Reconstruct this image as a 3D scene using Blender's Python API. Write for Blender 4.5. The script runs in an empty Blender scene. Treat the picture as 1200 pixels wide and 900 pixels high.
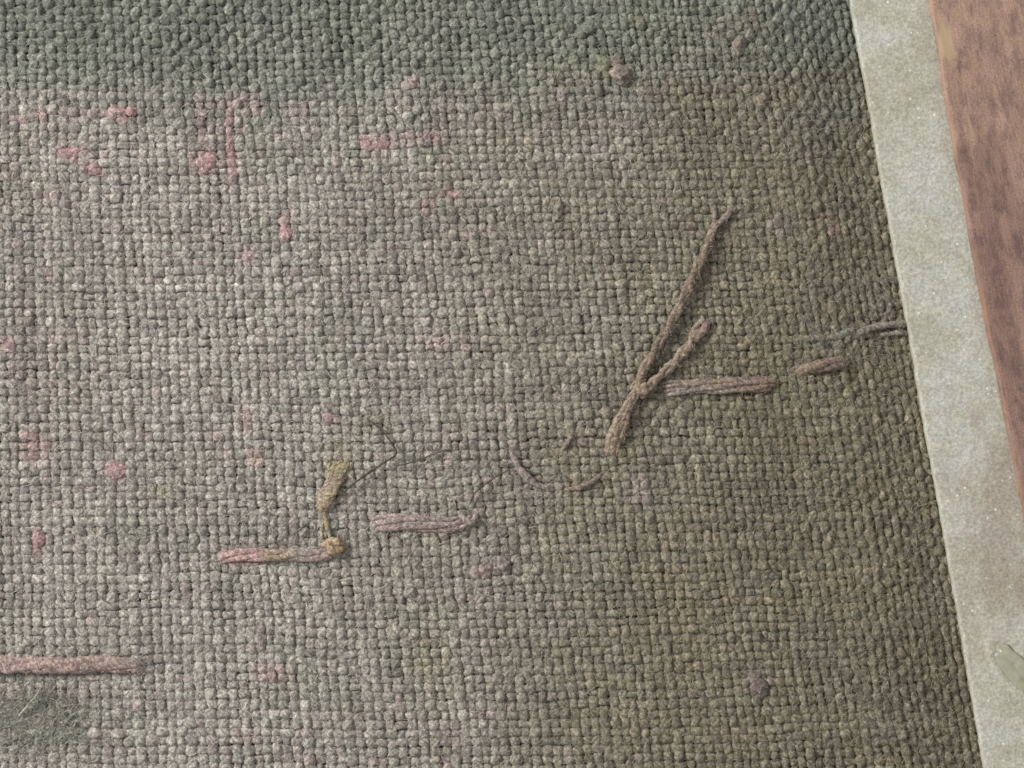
import bpy, math, random
import numpy as np
from mathutils import Vector

# ------------------------------------------------------------------ camera, light, exposure
S = 0.10 / 1200.0            # one layout unit (1/1200 of a 10 cm wide field) in metres
ZB = 32.0                    # layout height of the cloth's mid plane above the panel it lies on
scene = bpy.context.scene

cam = bpy.data.cameras.new("camera")
cam.sensor_width = 36.0
cam.lens = 100.8
cam.clip_start = 0.01
cam.clip_end = 10.0
cam_o = bpy.data.objects.new("camera", cam)
cam_o.location = (0.0, 0.0, 0.28 + ZB * S)
scene.collection.objects.link(cam_o)
scene.camera = cam_o

world = bpy.data.worlds.new("World")
scene.world = world
world.use_nodes = True
wb = world.node_tree.nodes["Background"]
wb.inputs[0].default_value = (1.0, 0.99, 0.965, 1.0)
wb.inputs[1].default_value = 0.52

def area(name, loc, target, size, power, col):
    l = bpy.data.lights.new(name, 'AREA')
    l.shape = 'SQUARE'; l.size = size; l.energy = power; l.color = col
    o = bpy.data.objects.new(name, l)
    o.location = loc
    o.rotation_euler = (Vector(target) - Vector(loc)).to_track_quat('-Z', 'Y').to_euler()
    scene.collection.objects.link(o)
    return o
area("window_light", (-0.74, 0.38, 0.50), (-0.005, 0.0, 0.0), 0.30, 12.4, (1.0, 0.98, 0.935))

scene.view_settings.view_transform = 'Standard'
scene.view_settings.look = 'None'
scene.view_settings.gamma = 1.0
scene.view_settings.exposure = 0.0
scene.view_settings.use_curve_mapping = False
scene.render.engine = 'CYCLES'
scene.cycles.pixel_filter_type = 'BLACKMAN_HARRIS'
scene.cycles.filter_width = 1.7
scene.cycles.max_bounces = 6
scene.cycles.use_denoising = False

rng = np.random.default_rng(7)
random.seed(7)

# ------------------------------------------------------------------ noise helpers
G3 = rng.random((32, 32, 32)).astype(np.float32)
def n3(x, y, z):
    """periodic value noise, -1..1"""
    x = np.asarray(x, np.float32); y = np.asarray(y, np.float32); z = np.asarray(z, np.float32)
    x, y, z = np.broadcast_arrays(x, y, z)
    xi = np.floor(x).astype(np.int32); yi = np.floor(y).astype(np.int32); zi = np.floor(z).astype(np.int32)
    fx = x - xi; fy = y - yi; fz = z - zi
    fx = fx*fx*(3-2*fx); fy = fy*fy*(3-2*fy); fz = fz*fz*(3-2*fz)
    x0 = xi & 31; x1 = (xi+1) & 31; y0 = yi & 31; y1 = (yi+1) & 31; z0 = zi & 31; z1 = (zi+1) & 31
    def l(a, b, t): return a + (b-a)*t
    c = l(l(l(G3[x0,y0,z0], G3[x1,y0,z0], fx), l(G3[x0,y1,z0], G3[x1,y1,z0], fx), fy),
          l(l(G3[x0,y0,z1], G3[x1,y0,z1], fx), l(G3[x0,y1,z1], G3[x1,y1,z1], fx), fy), fz)
    return c*2-1
def n2(x, y, seed=0.0):
    return n3(x, y, np.full_like(np.asarray(x, np.float32), seed*3.37+0.5))
def sstep(a, b, x):
    t = np.clip((x-a)/(b-a), 0, 1)
    return t*t*(3-2*t)
def mix(a, b, t):
    return a + (b-a)*t[..., None]

# ------------------------------------------------------------------ mesh + object helpers
def to_world(P):
    Q = np.empty_like(P, dtype=np.float64)
    Q[..., 0] = (P[..., 0]-600.0)*S
    Q[..., 1] = (450.0-P[..., 1])*S
    Q[..., 2] = (P[..., 2]+ZB)*S
    return Q

def make_mesh(name, verts, quads, colors=None, uvs=None, attrs=None, tris=None):
    """verts in layout units, already flattened (n,3)"""
    me = bpy.data.meshes.new(name)
    V = verts.astype(np.float32)
    quads = np.zeros((0, 4), np.int32) if quads is None else np.asarray(quads, np.int32)
    tris = np.zeros((0, 3), np.int32) if tris is None else np.asarray(tris, np.int32)
    me.vertices.add(len(V)); me.vertices.foreach_set('co', V.ravel())
    lv = np.concatenate([quads.ravel(), tris.ravel()]).astype(np.int32)
    me.loops.add(len(lv)); me.loops.foreach_set('vertex_index', lv)
    starts = np.concatenate([np.arange(len(quads))*4, len(quads)*4+np.arange(len(tris))*3]).astype(np.int32)
    me.polygons.add(len(starts)); me.polygons.foreach_set('loop_start', starts)
    me.polygons.foreach_set('use_smooth', np.ones(len(starts), bool))
    me.update(calc_edges=True)
    if colors is not None:
        c = np.ones((len(V), 4), np.float32); c[:, :3] = np.clip(colors, 0.005, 0.95)
        a = me.color_attributes.new('Col', 'FLOAT_COLOR', 'POINT'); a.data.foreach_set('color', c.ravel())
    if uvs is not None:
        a = me.attributes.new('yarnuv', 'FLOAT_VECTOR', 'POINT')
        u = np.zeros((len(V), 3), np.float32); u[:, :2] = uvs
        a.data.foreach_set('vector', u.ravel())
    for k, v in (attrs or {}).items():
        a = me.attributes.new(k, 'FLOAT', 'POINT'); a.data.foreach_set('value', np.asarray(v, np.float32))
    return me

def link(name, me, mat, parent=None, kind=None, label=None):
    o = bpy.data.objects.new(name, me)
    scene.collection.objects.link(o)
    if mat is not None: me.materials.append(mat)
    if parent is not None: o.parent = parent
    if kind: o['kind'] = kind
    if label: o['label'] = label
    return o

def thing(name, label, cat, xy, z=0.0, group=None):
    o = bpy.data.objects.new(name, None)
    o.empty_display_size = 0.002
    p = to_world(np.array([xy[0], xy[1], z], float))
    o.location = p
    scene.collection.objects.link(o)
    o['label'] = label; o['category'] = cat
    if group: o['group'] = group
    return o

def tube_topology(n, m, close=True):
    r = np.arange(n-1)[:, None]*m; k = np.arange(m)[None, :]
    k2 = (k+1) % m
    q = np.stack([r+k, r+k2, r+m+k2, r+m+k], -1).reshape(-1, 4)
    return q

def sweep(C, rw, rz, m=8, disp=(0.0, 5.0), disp2=(0.0, 2.0), cap=True, sq=(0.85, 0.9), seed=0.0):
    """elliptical tube about a centre line C (n,3); rw, rz half width / height arrays"""
    n = len(C)
    T = np.gradient(C, axis=0); T /= np.linalg.norm(T, axis=1)[:, None]+1e-9
    L = np.cross(np.array([0, 0, 1.0]), T); L /= np.linalg.norm(L, axis=1)[:, None]+1e-6
    U = np.cross(T, L)
    th = np.arange(m)*2*np.pi/m + np.pi/m
    c = np.sign(np.cos(th))*np.abs(np.cos(th))**sq[0]; s = np.sign(np.sin(th))*np.abs(np.sin(th))**sq[1]
    N = L[:, None, :]*c[None, :, None] + U[:, None, :]*s[None, :, None]
    P = C[:, None, :] + L[:, None, :]*(rw[:, None]*c[None, :])[..., None] + U[:, None, :]*(rz[:, None]*s[None, :])[..., None]
    if disp[0]:
        d = disp[0]*n3(P[..., 0]/disp[1]+seed, P[..., 1]/disp[1], P[..., 2]/disp[1]+seed*1.7)
        if disp2[0]:
            d = d + disp2[0]*n3(P[..., 0]/disp2[1]+seed, P[..., 1]/disp2[1]+9.1, P[..., 2]/disp2[1])
        P = P + N*d[..., None]
    ln = np.concatenate([[0], np.cumsum(np.linalg.norm(np.diff(C, axis=0), axis=1))])
    UV = np.stack(np.broadcast_arrays(ln[:, None], (th/(2*np.pi))[None, :]), -1)
    return P, UV

def tube_mesh(name, P, UV, col):
    n, m = P.shape[:2]
    V = P.reshape(-1, 3); q = tube_topology(n, m)
    # end caps
    c0 = P[0].mean(0); c1 = P[-1].mean(0)
    V = np.vstack([V, c0, c1])
    k = np.arange(m); k2 = (k+1) % m
    t = np.vstack([np.stack([np.full(m, n*m), k2, k], -1), np.stack([np.full(m, n*m+1), (n-1)*m+k, (n-1)*m+k2], -1)])
    uv = np.vstack([UV.reshape(-1, 2), UV[0].mean(0), UV[-1].mean(0)])
    cc = col.reshape(-1, 3); cc = np.vstack([cc, cc[:m].mean(0), cc[-m:].mean(0)])
    return V, q, t, uv, cc

# ------------------------------------------------------------------ materials
def new_mat(name):
    m = bpy.data.materials.new(name); m.use_nodes = True
    nt = m.node_tree
    b = nt.nodes['Principled BSDF']
    return m, nt, b
def nd(nt, t, **kw):
    n = nt.nodes.new(t)
    for k, v in kw.items(): setattr(n, k, v)
    return n
def ramp(nt, pts):
    r = nd(nt, 'ShaderNodeValToRGB')
    el = r.color_ramp.elements
    while len(el) < len(pts): el.new(0.5)
    for e, (p, c) in zip(el, pts):
        e.position = p; e.color = (c, c, c, 1) if not isinstance(c, tuple) else (*c, 1)
    return r
def mixc(nt, mode, fac, a, b):
    n = nd(nt, 'ShaderNodeMix', data_type='RGBA', blend_type=mode)
    for sock, v in ((n.inputs[0], fac), (n.inputs[6], a), (n.inputs[7], b)):
        if hasattr(v, 'is_linked') or hasattr(v, 'links'): nt.links.new(v, sock)
        elif isinstance(v, (int, float)): sock.default_value = v
        else: sock.default_value = (*v, 1)
    return n.outputs[2]

def fibre_material(name, twist=0.35, bumps=1.0, rough=0.92):
    m, nt, b = new_mat(name)
    col = nd(nt, 'ShaderNodeAttribute', attribute_name='Col')
    uv = nd(nt, 'ShaderNodeAttribute', attribute_name='yarnuv')
    geo = nd(nt, 'ShaderNodeNewGeometry')
    # twisted fibres: v + twist*u keeps the strands running at a slant round the yarn
    sep = nd(nt, 'ShaderNodeSeparateXYZ'); nt.links.new(uv.outputs['Vector'], sep.inputs[0])
    a = nd(nt, 'ShaderNodeMath', operation='MULTIPLY'); nt.links.new(sep.outputs[0], a.inputs[0]); a.inputs[1].default_value = twist/10
    ad = nd(nt, 'ShaderNodeMath', operation='ADD'); nt.links.new(a.outputs[0], ad.inputs[0]); nt.links.new(sep.outputs[1], ad.inputs[1])
    cb = nd(nt, 'ShaderNodeCombineXYZ')
    a2 = nd(nt, 'ShaderNodeMath', operation='MULTIPLY'); nt.links.new(sep.outputs[0], a2.inputs[0]); a2.inputs[1].default_value = 0.10
    a3 = nd(nt, 'ShaderNodeMath', operation='MULTIPLY'); nt.links.new(ad.outputs[0], a3.inputs[0]); a3.inputs[1].default_value = 9.0
    nt.links.new(a2.outputs[0], cb.inputs[0]); nt.links.new(a3.outputs[0], cb.inputs[1])
    # a different slice of noise for each yarn
    oi = nd(nt, 'ShaderNodeObjectInfo'); a4 = nd(nt, 'ShaderNodeMath', operation='MULTIPLY'); a4.inputs[1].default_value = 40
    nt.links.new(oi.outputs['Random'], a4.inputs[0]); nt.links.new(a4.outputs[0], cb.inputs[2])
    fib = nd(nt, 'ShaderNodeTexNoise'); fib.inputs['Scale'].default_value = 1.0; fib.inputs['Detail'].default_value = 3
    nt.links.new(cb.outputs[0], fib.inputs['Vector'])
    spk = nd(nt, 'ShaderNodeTexNoise'); spk.inputs['Scale'].default_value = 1/(3.6*S); spk.inputs['Detail'].default_value = 4
    spk.inputs['Roughness'].default_value = 0.75
    nt.links.new(geo.outputs['Position'], spk.inputs['Vector'])
    r1 = ramp(nt, [(0.34, 0.66), (0.66, 1.34)]); nt.links.new(fib.outputs['Fac'], r1.inputs[0])
    r2 = ramp(nt, [(0.37, 0.55), (0.50, 0.94), (0.64, 1.6)]); nt.links.new(spk.outputs['Fac'], r2.inputs[0])
    c1 = mixc(nt, 'MULTIPLY', 1.0, col.outputs['Color'], r1.outputs[0])
    c2 = mixc(nt, 'MULTIPLY', 1.0, c1, r2.outputs[0])
    nt.links.new(c2, b.inputs['Base Color'])
    b.inputs['Roughness'].default_value = rough
    b.inputs['Specular IOR Level'].default_value = 0.2
    b.inputs['Sheen Weight'].default_value = 0.12
    b.inputs['Sheen Roughness'].default_value = 0.6
    bp = nd(nt, 'ShaderNodeBump'); bp.inputs['Strength'].default_value = 0.9*bumps; bp.inputs['Distance'].default_value = 1.9*S
    nt.links.new(fib.outputs['Fac'], bp.inputs['Height'])
    bp2 = nd(nt, 'ShaderNodeBump'); bp2.inputs['Strength'].default_value = 0.95*bumps; bp2.inputs['Distance'].default_value = 5.0*S
    nt.links.new(spk.outputs['Fac'], bp2.inputs['Height']); nt.links.new(bp.outputs[0], bp2.inputs['Normal'])
    nt.links.new(bp2.outputs[0], b.inputs['Normal'])
    return m

M_yarn = fibre_material('linen_yarn')
M_thread = fibre_material('sewing_thread', twist=0.5, bumps=0.75)
M_fuzz = fibre_material('loose_fibre', bumps=0.0)

def strip_material():
    m, nt, b = new_mat('gritty_grey_paper')
    geo = nd(nt, 'ShaderNodeNewGeometry')
    st = nd(nt, 'ShaderNodeAttribute', attribute_name='stain')
    def noise(scale_px, detail=3, rough=0.6):
        n = nd(nt, 'ShaderNodeTexNoise'); n.inputs['Scale'].default_value = 1/(scale_px*S)
        n.inputs['Detail'].default_value = detail; n.inputs['Roughness'].default_value = rough
        nt.links.new(geo.outputs['Position'], n.inputs['Vector']); return n
    big = noise(60, 4); grain = noise(3.2, 3, 0.7); mid = noise(14, 3)
    rb = ramp(nt, [(0.32, (0.355, 0.345, 0.275)), (0.5, (0.425, 0.418, 0.355)), (0.68, (0.450, 0.452, 0.420))])
    nt.links.new(big.outputs['Fac'], rb.inputs[0])
    rg = ramp(nt, [(0.25, 0.62), (0.5, 1.0), (0.76, 1.45)]); nt.links.new(grain.outputs['Fac'], rg.inputs[0])
    rm = ramp(nt, [(0.3, 0.93), (0.7, 1.07)]); nt.links.new(mid.outputs['Fac'], rm.inputs[0])
    c = mixc(nt, 'MULTIPLY', 1.0, rb.outputs[0], rg.outputs[0])
    c = mixc(nt, 'MULTIPLY', 1.0, c, rm.outputs[0])
    c = mixc(nt, 'MIX', st.outputs['Fac'], c, mixc(nt, 'MULTIPLY', 1.0, (0.29, 0.235, 0.19), rg.outputs[0]))
    # pale mineral specks
    vo = nd(nt, 'ShaderNodeTexVoronoi'); vo.inputs['Scale'].default_value = 1/(9*S); vo.inputs['Randomness'].default_value = 1
    nt.links.new(geo.outputs['Position'], vo.inputs['Vector'])
    lt = ramp(nt, [(0.10, 1.0), (0.20, 0.0)]); nt.links.new(vo.outputs['Distance'], lt.inputs[0])
    sp = nd(nt, 'ShaderNodeSeparateColor'); nt.links.new(vo.outputs['Color'], sp.inputs[0])
    gt = ramp(nt, [(0.55, 0.0), (0.97, 0.9)]); nt.links.new(sp.outputs[0], gt.inputs[0])
    mk = nd(nt, 'ShaderNodeMath', operation='MULTIPLY'); nt.links.new(lt.outputs[0], mk.inputs[0]); nt.links.new(gt.outputs[0], mk.inputs[1])
    c = mixc(nt, 'MIX', mk.outputs[0], c, (0.78, 0.78, 0.74))
    nt.links.new(c, b.inputs['Base Color'])
    b.inputs['Roughness'].default_value = 0.8
    b.inputs['Specular IOR Level'].default_value = 0.3
    bp = nd(nt, 'ShaderNodeBump'); bp.inputs['Strength'].default_value = 0.35; bp.inputs['Distance'].default_value = 1.5*S
    nt.links.new(grain.outputs['Fac'], bp.inputs['Height']); nt.links.new(bp.outputs[0], b.inputs['Normal'])
    return m

def wood_material():
    m, nt, b = new_mat('aged_varnished_wood')
    uv = nd(nt, 'ShaderNodeAttribute', attribute_name='yarnuv')     # x along the grain, y across, in layout units
    we = nd(nt, 'ShaderNodeAttribute', attribute_name='wear')
    wo = nd(nt, 'ShaderNodeAttribute', attribute_name='orange')
    def noise(sx, sy, detail=4, rough=0.6, dist=0.0):
        mp = nd(nt, 'ShaderNodeMapping'); mp.inputs['Scale'].default_value = (1/sx, 1/sy, 1)
        nt.links.new(uv.outputs['Vector'], mp.inputs['Vector'])
        n = nd(nt, 'ShaderNodeTexNoise'); n.inputs['Scale'].default_value = 1; n.inputs['Detail'].default_value = detail
        n.inputs['Roughness'].default_value = rough; n.inputs['Distortion'].default_value = dist
        nt.links.new(mp.outputs[0], n.inputs['Vector']); return n
    grain = noise(46, 2.3, 6, 0.7, 0.3); fig = noise(150, 30, 4, 0.65, 0.6); blot = noise(34, 17, 5, 0.7)
    fine = noise(2.4, 2.0, 2, 0.6); cross = noise(5, 22, 3, 0.6)
    rf = ramp(nt, [(0.30, (0.250, 0.156, 0.122)), (0.5, (0.350, 0.225, 0.172)), (0.72, (0.435, 0.295, 0.222))])
    nt.links.new(fig.outputs['Fac'], rf.inputs[0])
    rbl = ramp(nt, [(0.45, 0.0), (0.62, 0.8)]); nt.links.new(blot.outputs['Fac'], rbl.inputs[0])
    c = mixc(nt, 'MIX', rbl.outputs[0], rf.outputs[0], (0.175, 0.112, 0.098))
    rg = ramp(nt, [(0.30, 0.83), (0.72, 1.15)]); nt.links.new(grain.outputs['Fac'], rg.inputs[0])
    c = mixc(nt, 'MULTIPLY', 1.0, c, rg.outputs[0])
    rfi = ramp(nt, [(0.25, 0.66), (0.75, 1.36)]); nt.links.new(fine.outputs['Fac'], rfi.inputs[0])
    c = mixc(nt, 'MULTIPLY', 1.0, c, rfi.outputs[0])
    rcr = ramp(nt, [(0.66, 0.0), (0.74, 0.5)]); nt.links.new(cross.outputs['Fac'], rcr.inputs[0])
    c = mixc(nt, 'MIX', rcr.outputs[0], c, (0.085, 0.05, 0.045))
    bare = mixc(nt, 'MULTIPLY', 1.0, (0.40, 0.29, 0.185), rg.outputs[0])
    c = mixc(nt, 'MIX', we.outputs['Fac'], c, bare)
    c = mixc(nt, 'MIX', wo.outputs['Fac'], c, (0.36, 0.195, 0.11))
    tn = nd(nt, 'ShaderNodeAttribute', attribute_name='tone')
    c = mixc(nt, 'MULTIPLY', tn.outputs['Fac'], c, (0.66, 0.62, 0.66))
    nt.links.new(c, b.inputs['Base Color'])
    b.inputs['Roughness'].default_value = 0.5
    b.inputs['Specular IOR Level'].default_value = 0.35
    bp = nd(nt, 'ShaderNodeBump'); bp.inputs['Strength'].default_value = 0.35; bp.inputs['Distance'].default_value = 1.5*S
    nt.links.new(grain.outputs['Fac'], bp.inputs['Height'])
    bp2 = nd(nt, 'ShaderNodeBump'); bp2.inputs['Strength'].default_value = 0.25; bp2.inputs['Distance'].default_value = 1.0*S
    nt.links.new(fine.outputs['Fac'], bp2.inputs['Height']); nt.links.new(bp.outputs[0], bp2.inputs['Normal'])
    nt.links.new(bp2.outputs[0], b.inputs['Normal'])
    return m

def plain_noise_material(name, ca, cb_, scale_px, rough=0.9):
    m, nt, b = new_mat(name)
    geo = nd(nt, 'ShaderNodeNewGeometry')
    n = nd(nt, 'ShaderNodeTexNoise'); n.inputs['Scale'].default_value = 1/(scale_px*S); n.inputs['Detail'].default_value = 5
    nt.links.new(geo.outputs['Position'], n.inputs['Vector'])
    r = ramp(nt, [(0.3, ca), (0.7, cb_)]); nt.links.new(n.outputs['Fac'], r.inputs[0])
    nt.links.new(r.outputs[0], b.inputs['Base Color']); b.inputs['Roughness'].default_value = rough
    bp = nd(nt, 'ShaderNodeBump'); bp.inputs['Strength'].default_value = 0.3; bp.inputs['Distance'].default_value = 2*S
    nt.links.new(n.outputs['Fac'], bp.inputs['Height']); nt.links.new(bp.outputs[0], b.inputs['Normal'])
    return m

# ------------------------------------------------------------------ where things run
def edge_x(Y):   return 997.0 + 0.1745*Y            # inner edge of the pale strip
def wood_x(Y):   return 1087.0 + 0.1640*Y + 0.0000335*Y*np.abs(Y)   # outer edge of the strip, where the wood starts
STRIP_TOP = 1.0; STRIP_BOT = -14.0

def sag(X, Y):
    """height of the cloth's mid plane: gentle waves, pressed down beside the strip"""
    d = edge_x(Y) - X
    z = 2.2*n2(X/170, Y/150, 1) + 1.0*n2(X/60, Y/55, 2)
    z = z*sstep(10, 150, d)
    z = z - 19.0*(1-sstep(-10, 120, d))
    z = z - 10.0*(1-sstep(-60, 130, Y))             # cloth falls off above
    return z + 2.0

# ------------------------------------------------------------------ the structure: the panel everything lies on
def box_grid(x0, x1, y0, y1, z0, z1):
    V = np.array([[x, y, z] for z in (z0, z1) for y in (y0, y1) for x in (x0, x1)], float)
    q = [[0, 1, 3, 2], [4, 6, 7, 5], [0, 4, 5, 1], [2, 3, 7, 6], [0, 2, 6, 4], [1, 5, 7, 3]]
    return V, np.array(q)
V, q = box_grid(-2400, 3600, -2400, 3300, -ZB-60, -ZB)
me = make_mesh('backing_panel', to_world(V), q)
me.polygons.foreach_set('use_smooth', np.zeros(6, bool))
link('backing_panel', me, plain_noise_material('brown_panel', (0.10, 0.08, 0.06), (0.16, 0.13, 0.10), 80), kind='structure')

# ------------------------------------------------------------------ cloth colours
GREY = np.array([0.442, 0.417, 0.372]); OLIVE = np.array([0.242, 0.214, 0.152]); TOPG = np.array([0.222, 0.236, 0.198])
PINKG = np.array([0.420, 0.372, 0.350]); PINK = np.array([0.53, 0.335, 0.325]); PALEP = np.array([0.46, 0.355, 0.340])
MAUVE = np.array([0.26, 0.205, 0.205]); BROWN = np.array([0.25, 0.175, 0.125]); OCHRE = np.array([0.36, 0.295, 0.175])
SLATE = np.array([0.212, 0.206, 0.172]); MOSS = np.array([0.235, 0.235, 0.135])
STAINS = [   # x, y, half width, half height, colour, strength: dye and dirt marks soaked into the weave
    (40, 136, 38, 6, np.array([.50, .35, .335]), .95), (105, 134, 50, 6, PALEP, .9), (270, 160, 6, 52, PINK, .8), (250, 122, 40, 6, PALEP, .8), (142, 133, 17, 8, PINK, .9), (85, 178, 20, 9, PINK, .85), (110, 199, 12, 9, PINK, .85),
    (10, 195, 14, 16, PALEP, .7), (243, 190, 17, 15, PINK, 1.), (272, 190, 9, 28, PINK, .7), (238, 138, 9, 34, PALEP, .8), (290, 122, 20, 14, PALEP, .85),
    (270, 150, 30, 8, PALEP, .7), (355, 130, 14, 14, PALEP, .6), (440, 168, 20, 12, PINK, .95), (480, 163, 40, 9, PALEP, .9), (510, 163, 10, 7, PINK, .7),
    (396, 195, 7, 14, PALEP, .7), (500, 240, 10, 9, PINK, .6), (529, 226, 13, 9, PINK, .8), (335, 270, 8, 13, PINK, .9), (290, 300, 13, 16, PALEP, .75),
    (255, 275, 22, 10, PALEP, .5), (138, 268, 10, 9, PALEP, .8), (55, 232, 22, 8, PALEP, .7), (58, 325, 9, 7, PALEP, .9), (416, 328, 8, 8, PALEP, .8),
    (460, 292, 14, 8, PALEP, .7), (515, 403, 14, 14, PALEP, .8), (545, 403, 11, 10, PINK, .45), (85, 393, 30, 10, PALEP, .6),
    (38, 440, 15, 105, np.array([.285, .225, .212]), .75), (26, 330, 12, 55, np.array([.30, .24, .225]), .6), (12, 405, 12, 12, PINK, .55), (15, 437, 10, 10, PINK, .45), (60, 480, 5, 90, np.array([.46, .33, .32]), .7),
    (38, 525, 20, 17, PINK, .55), (290, 487, 8, 20, PINK, .6), (300, 535, 12, 11, PINK, .55), (250, 508, 16, 9, PALEP, .7), (170, 512, 12, 9, PALEP, .8),
    (138, 551, 13, 12, PINK, 1.), (45, 634, 11, 14, PINK, .9), (386, 491, 9, 8, PINK, .7), (320, 788, 24, 13, PINK, .45), (530, 853, 22, 10, PINK, .4),
    (590, 660, 14, 11, MAUVE, .8), (567, 668, 12, 8, PINK, .45), (290, 860, 20, 12, PINK, .35), (490, 850, 28, 10, PALEP, .5), (350, 888, 30, 10, PINK, .3),
    (220, 690, 9, 14, PALEP, .7), (190, 575, 22, 8, OCHRE, .4), (500, 770, 28, 26, OCHRE, .55), (560, 745, 30, 20, PALEP, .5), (640, 705, 40, 16, BROWN, .35),
    (650, 520, 60, 22, BROWN, .45), (612, 545, 22, 26, MAUVE, .8), (640, 565, 30, 10, MAUVE, .6), (690, 560, 45, 14, BROWN, .35), (745, 580, 18, 20, PALEP, .5),
    (800, 455, 26, 20, MOSS, .45), (735, 525, 12, 20, MOSS, .8), (850, 470, 60, 14, MOSS, .35), (500, 780, 8, 70, OCHRE, .3),
    (640, 300, 60, 60, SLATE, .25), (905, 310, 14, 50, OCHRE, .35), (980, 270, 10, 10, PINK, .35), (915, 265, 18, 14, MAUVE, .5), (820, 105, 80, 12, BROWN, .4),
    (920, 205, 40, 8, BROWN, .4), (800, 265, 14, 12, BROWN, .5), (740, 270, 60, 14, SLATE, .35), (900, 70, 30, 30, SLATE, .3), (770, 30, 40, 40, MOSS, .25),
    (640, 370, 20, 30, SLATE, .55), (700, 350, 25, 20, SLATE, .35), (560, 20, 40, 30, SLATE, .25), (480, 98, 10, 9, PALEP, .8), (980, 400, 45, 18, SLATE, .7), (1045, 365, 14, 22, SLATE, .8),
    (945, 430, 30, 12, BROWN, .3), (890, 800, 18, 22, MAUVE, .7), (955, 480, 30, 10, OLIVE, .4), (1030, 605, 30, 22, SLATE, .4), (1060, 830, 40, 40, SLATE, .4),
    (875, 640, 20, 20, SLATE, .3), (720, 470, 26, 50, BROWN, .3), (60, 845, 75, 50, np.array([.29, .285, .235]), .6), (140, 765, 90, 30, SLATE, .22), (200, 620, 200, 30, SLATE, .15),
    (400, 540, 20, 30, OCHRE, .5), (440, 500, 30, 18, OCHRE, .25), (610, 800, 26, 30, MAUVE, .3), (400, 15, 60, 25, SLATE, .3), (710, 75, 16, 16, MOSS, .6), (300, 640, 60, 8, PALEP, .4),
    (660, 610, 30, 80, OCHRE, .15), (845, 600, 40, 60, BROWN, .15), (920, 560, 60, 40, SLATE, .15), (780, 720, 60, 30, BROWN, .25), (760, 830, 40, 30, BROWN, .2),
]
def cloth_color(X, Y, rnd=0.0, seed=0.0):
    sh = X.shape
    c = np.broadcast_to(GREY, sh+(3,)).copy()
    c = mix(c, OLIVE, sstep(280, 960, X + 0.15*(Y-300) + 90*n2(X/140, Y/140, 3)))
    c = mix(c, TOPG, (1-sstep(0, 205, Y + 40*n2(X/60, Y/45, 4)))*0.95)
    c = mix(c, PINKG, 0.35*sstep(0.0, 0.7, n2(X/70, Y/55, 5))*sstep(80, 140, Y)*(1-0.85*sstep(500, 900, X)))
    c = c*(1+np.array([-.045, -.015, -.06])*sstep(0.05, 0.7, n2(X/38, Y/45, 6))[..., None])
    c = mix(c, OCHRE, 0.15*sstep(0.35, 0.8, n2(X/40, Y/40, 7))*sstep(350, 800, X))
    c = mix(c, BROWN, 0.28*sstep(0.35, 0.8, n2(X/34, Y/26, 8))*sstep(350, 800, X))
    c = mix(c, SLATE, 0.25*sstep(0.3, 0.8, n2(X/38, Y/34, 9)))
    c = mix(c, PALEP, 0.55*sstep(0.45, 0.85, n2(X/18, Y/11, 10))*(1-sstep(450, 900, X))*sstep(90, 150, Y))
    c = mix(c, PALEP, 0.20*(1-sstep(60, 420, X))*sstep(90, 150, Y)*(0.5+0.5*n2(X/60, Y/40, 18)))
    wx = X + 4*n2(X/11, Y/11, 11); wy = Y + 4*n2(X/11, Y/11, 12)
    for (sx, sy, rx, ry, sc, st) in STAINS:
        if sx > 480 and max(rx, ry) > 20: st = st*0.55
        near = (np.abs(X-sx) < rx*1.8+10) & (np.abs(Y-sy) < ry*1.8+10)
        if not near.any(): continue
        d = np.sqrt(((wx[near]-sx)/rx)**2 + ((wy[near]-sy)/ry)**2)
        k = 1.0*st*(1-sstep(0.6, 1.35, d))*(0.75+0.35*n2(X[near]/6, Y[near]/6, 15))
        c[near] = mix(c[near], sc, k)
    v = 1 + 0.085*np.asarray(rnd) + 0.10*n2(X/7, Y/7, 16) + 0.10*n2(X/22, Y/22, 13) + 0.08*n2(X/90, Y/90, 14)
    return c*v[..., None]

# ------------------------------------------------------------------ the woven cloth, yarn by yarn
cloth = thing('woven_cloth', 'coarse grey-green woven linen cloth, dirty and pink-stained, lying under the pale strip', 'cloth', (600, 450), -ZB)
cl0 = np.array(cloth.location)
X0, Y0, Y1 = -115.0, -105.0, 1010.0
# warp positions along the line Y=450, closer together towards the strip
xs = [X0]
while xs[-1] < edge_x(450)+42:
    t = np.clip(xs[-1]/1075, 0, 1)
    xs.append(xs[-1] + 12.4 - 2.5*t**1.1 + random.uniform(-1.5, 1.5)*(1.2-0.4*t))
xs = np.array(xs); NW = len(xs)
ys = [Y0]
while ys[-1] < Y1:
    ys.append(ys[-1] + 10.1 + 0.25*(ys[-1] > 600) + random.uniform(-1.3, 1.3))
ys = np.array(ys); NF = len(ys)
iw = np.arange(NW); jf = np.arange(NF)

def place(a, b):
    """weave coordinates (warp index, weft index) -> X, Y in layout units"""
    xb = np.interp(a, iw, xs); yb = np.interp(b, jf, ys)
    t = np.clip(xb/1075, 0, 1.05)
    lean = 0.1745*(0.16 + 0.84*t**1.15)
    Y = yb - 0.018*np.clip(xb-500, -800, 800)*t + 5.0*n2(xb/230, yb/190, 21) + 2.6*n2(xb/60, yb/45, 22) + 1.1*n2(xb/21, yb/17, 23)
    X = xb + lean*(Y-450) + 4.0*n2(xb/190, yb/220, 24)*(1-t**3) + 2.4*n2(xb/45, yb/60, 25) + 1.1*n2(xb/17, yb/21, 26)
    return X, Y

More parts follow.
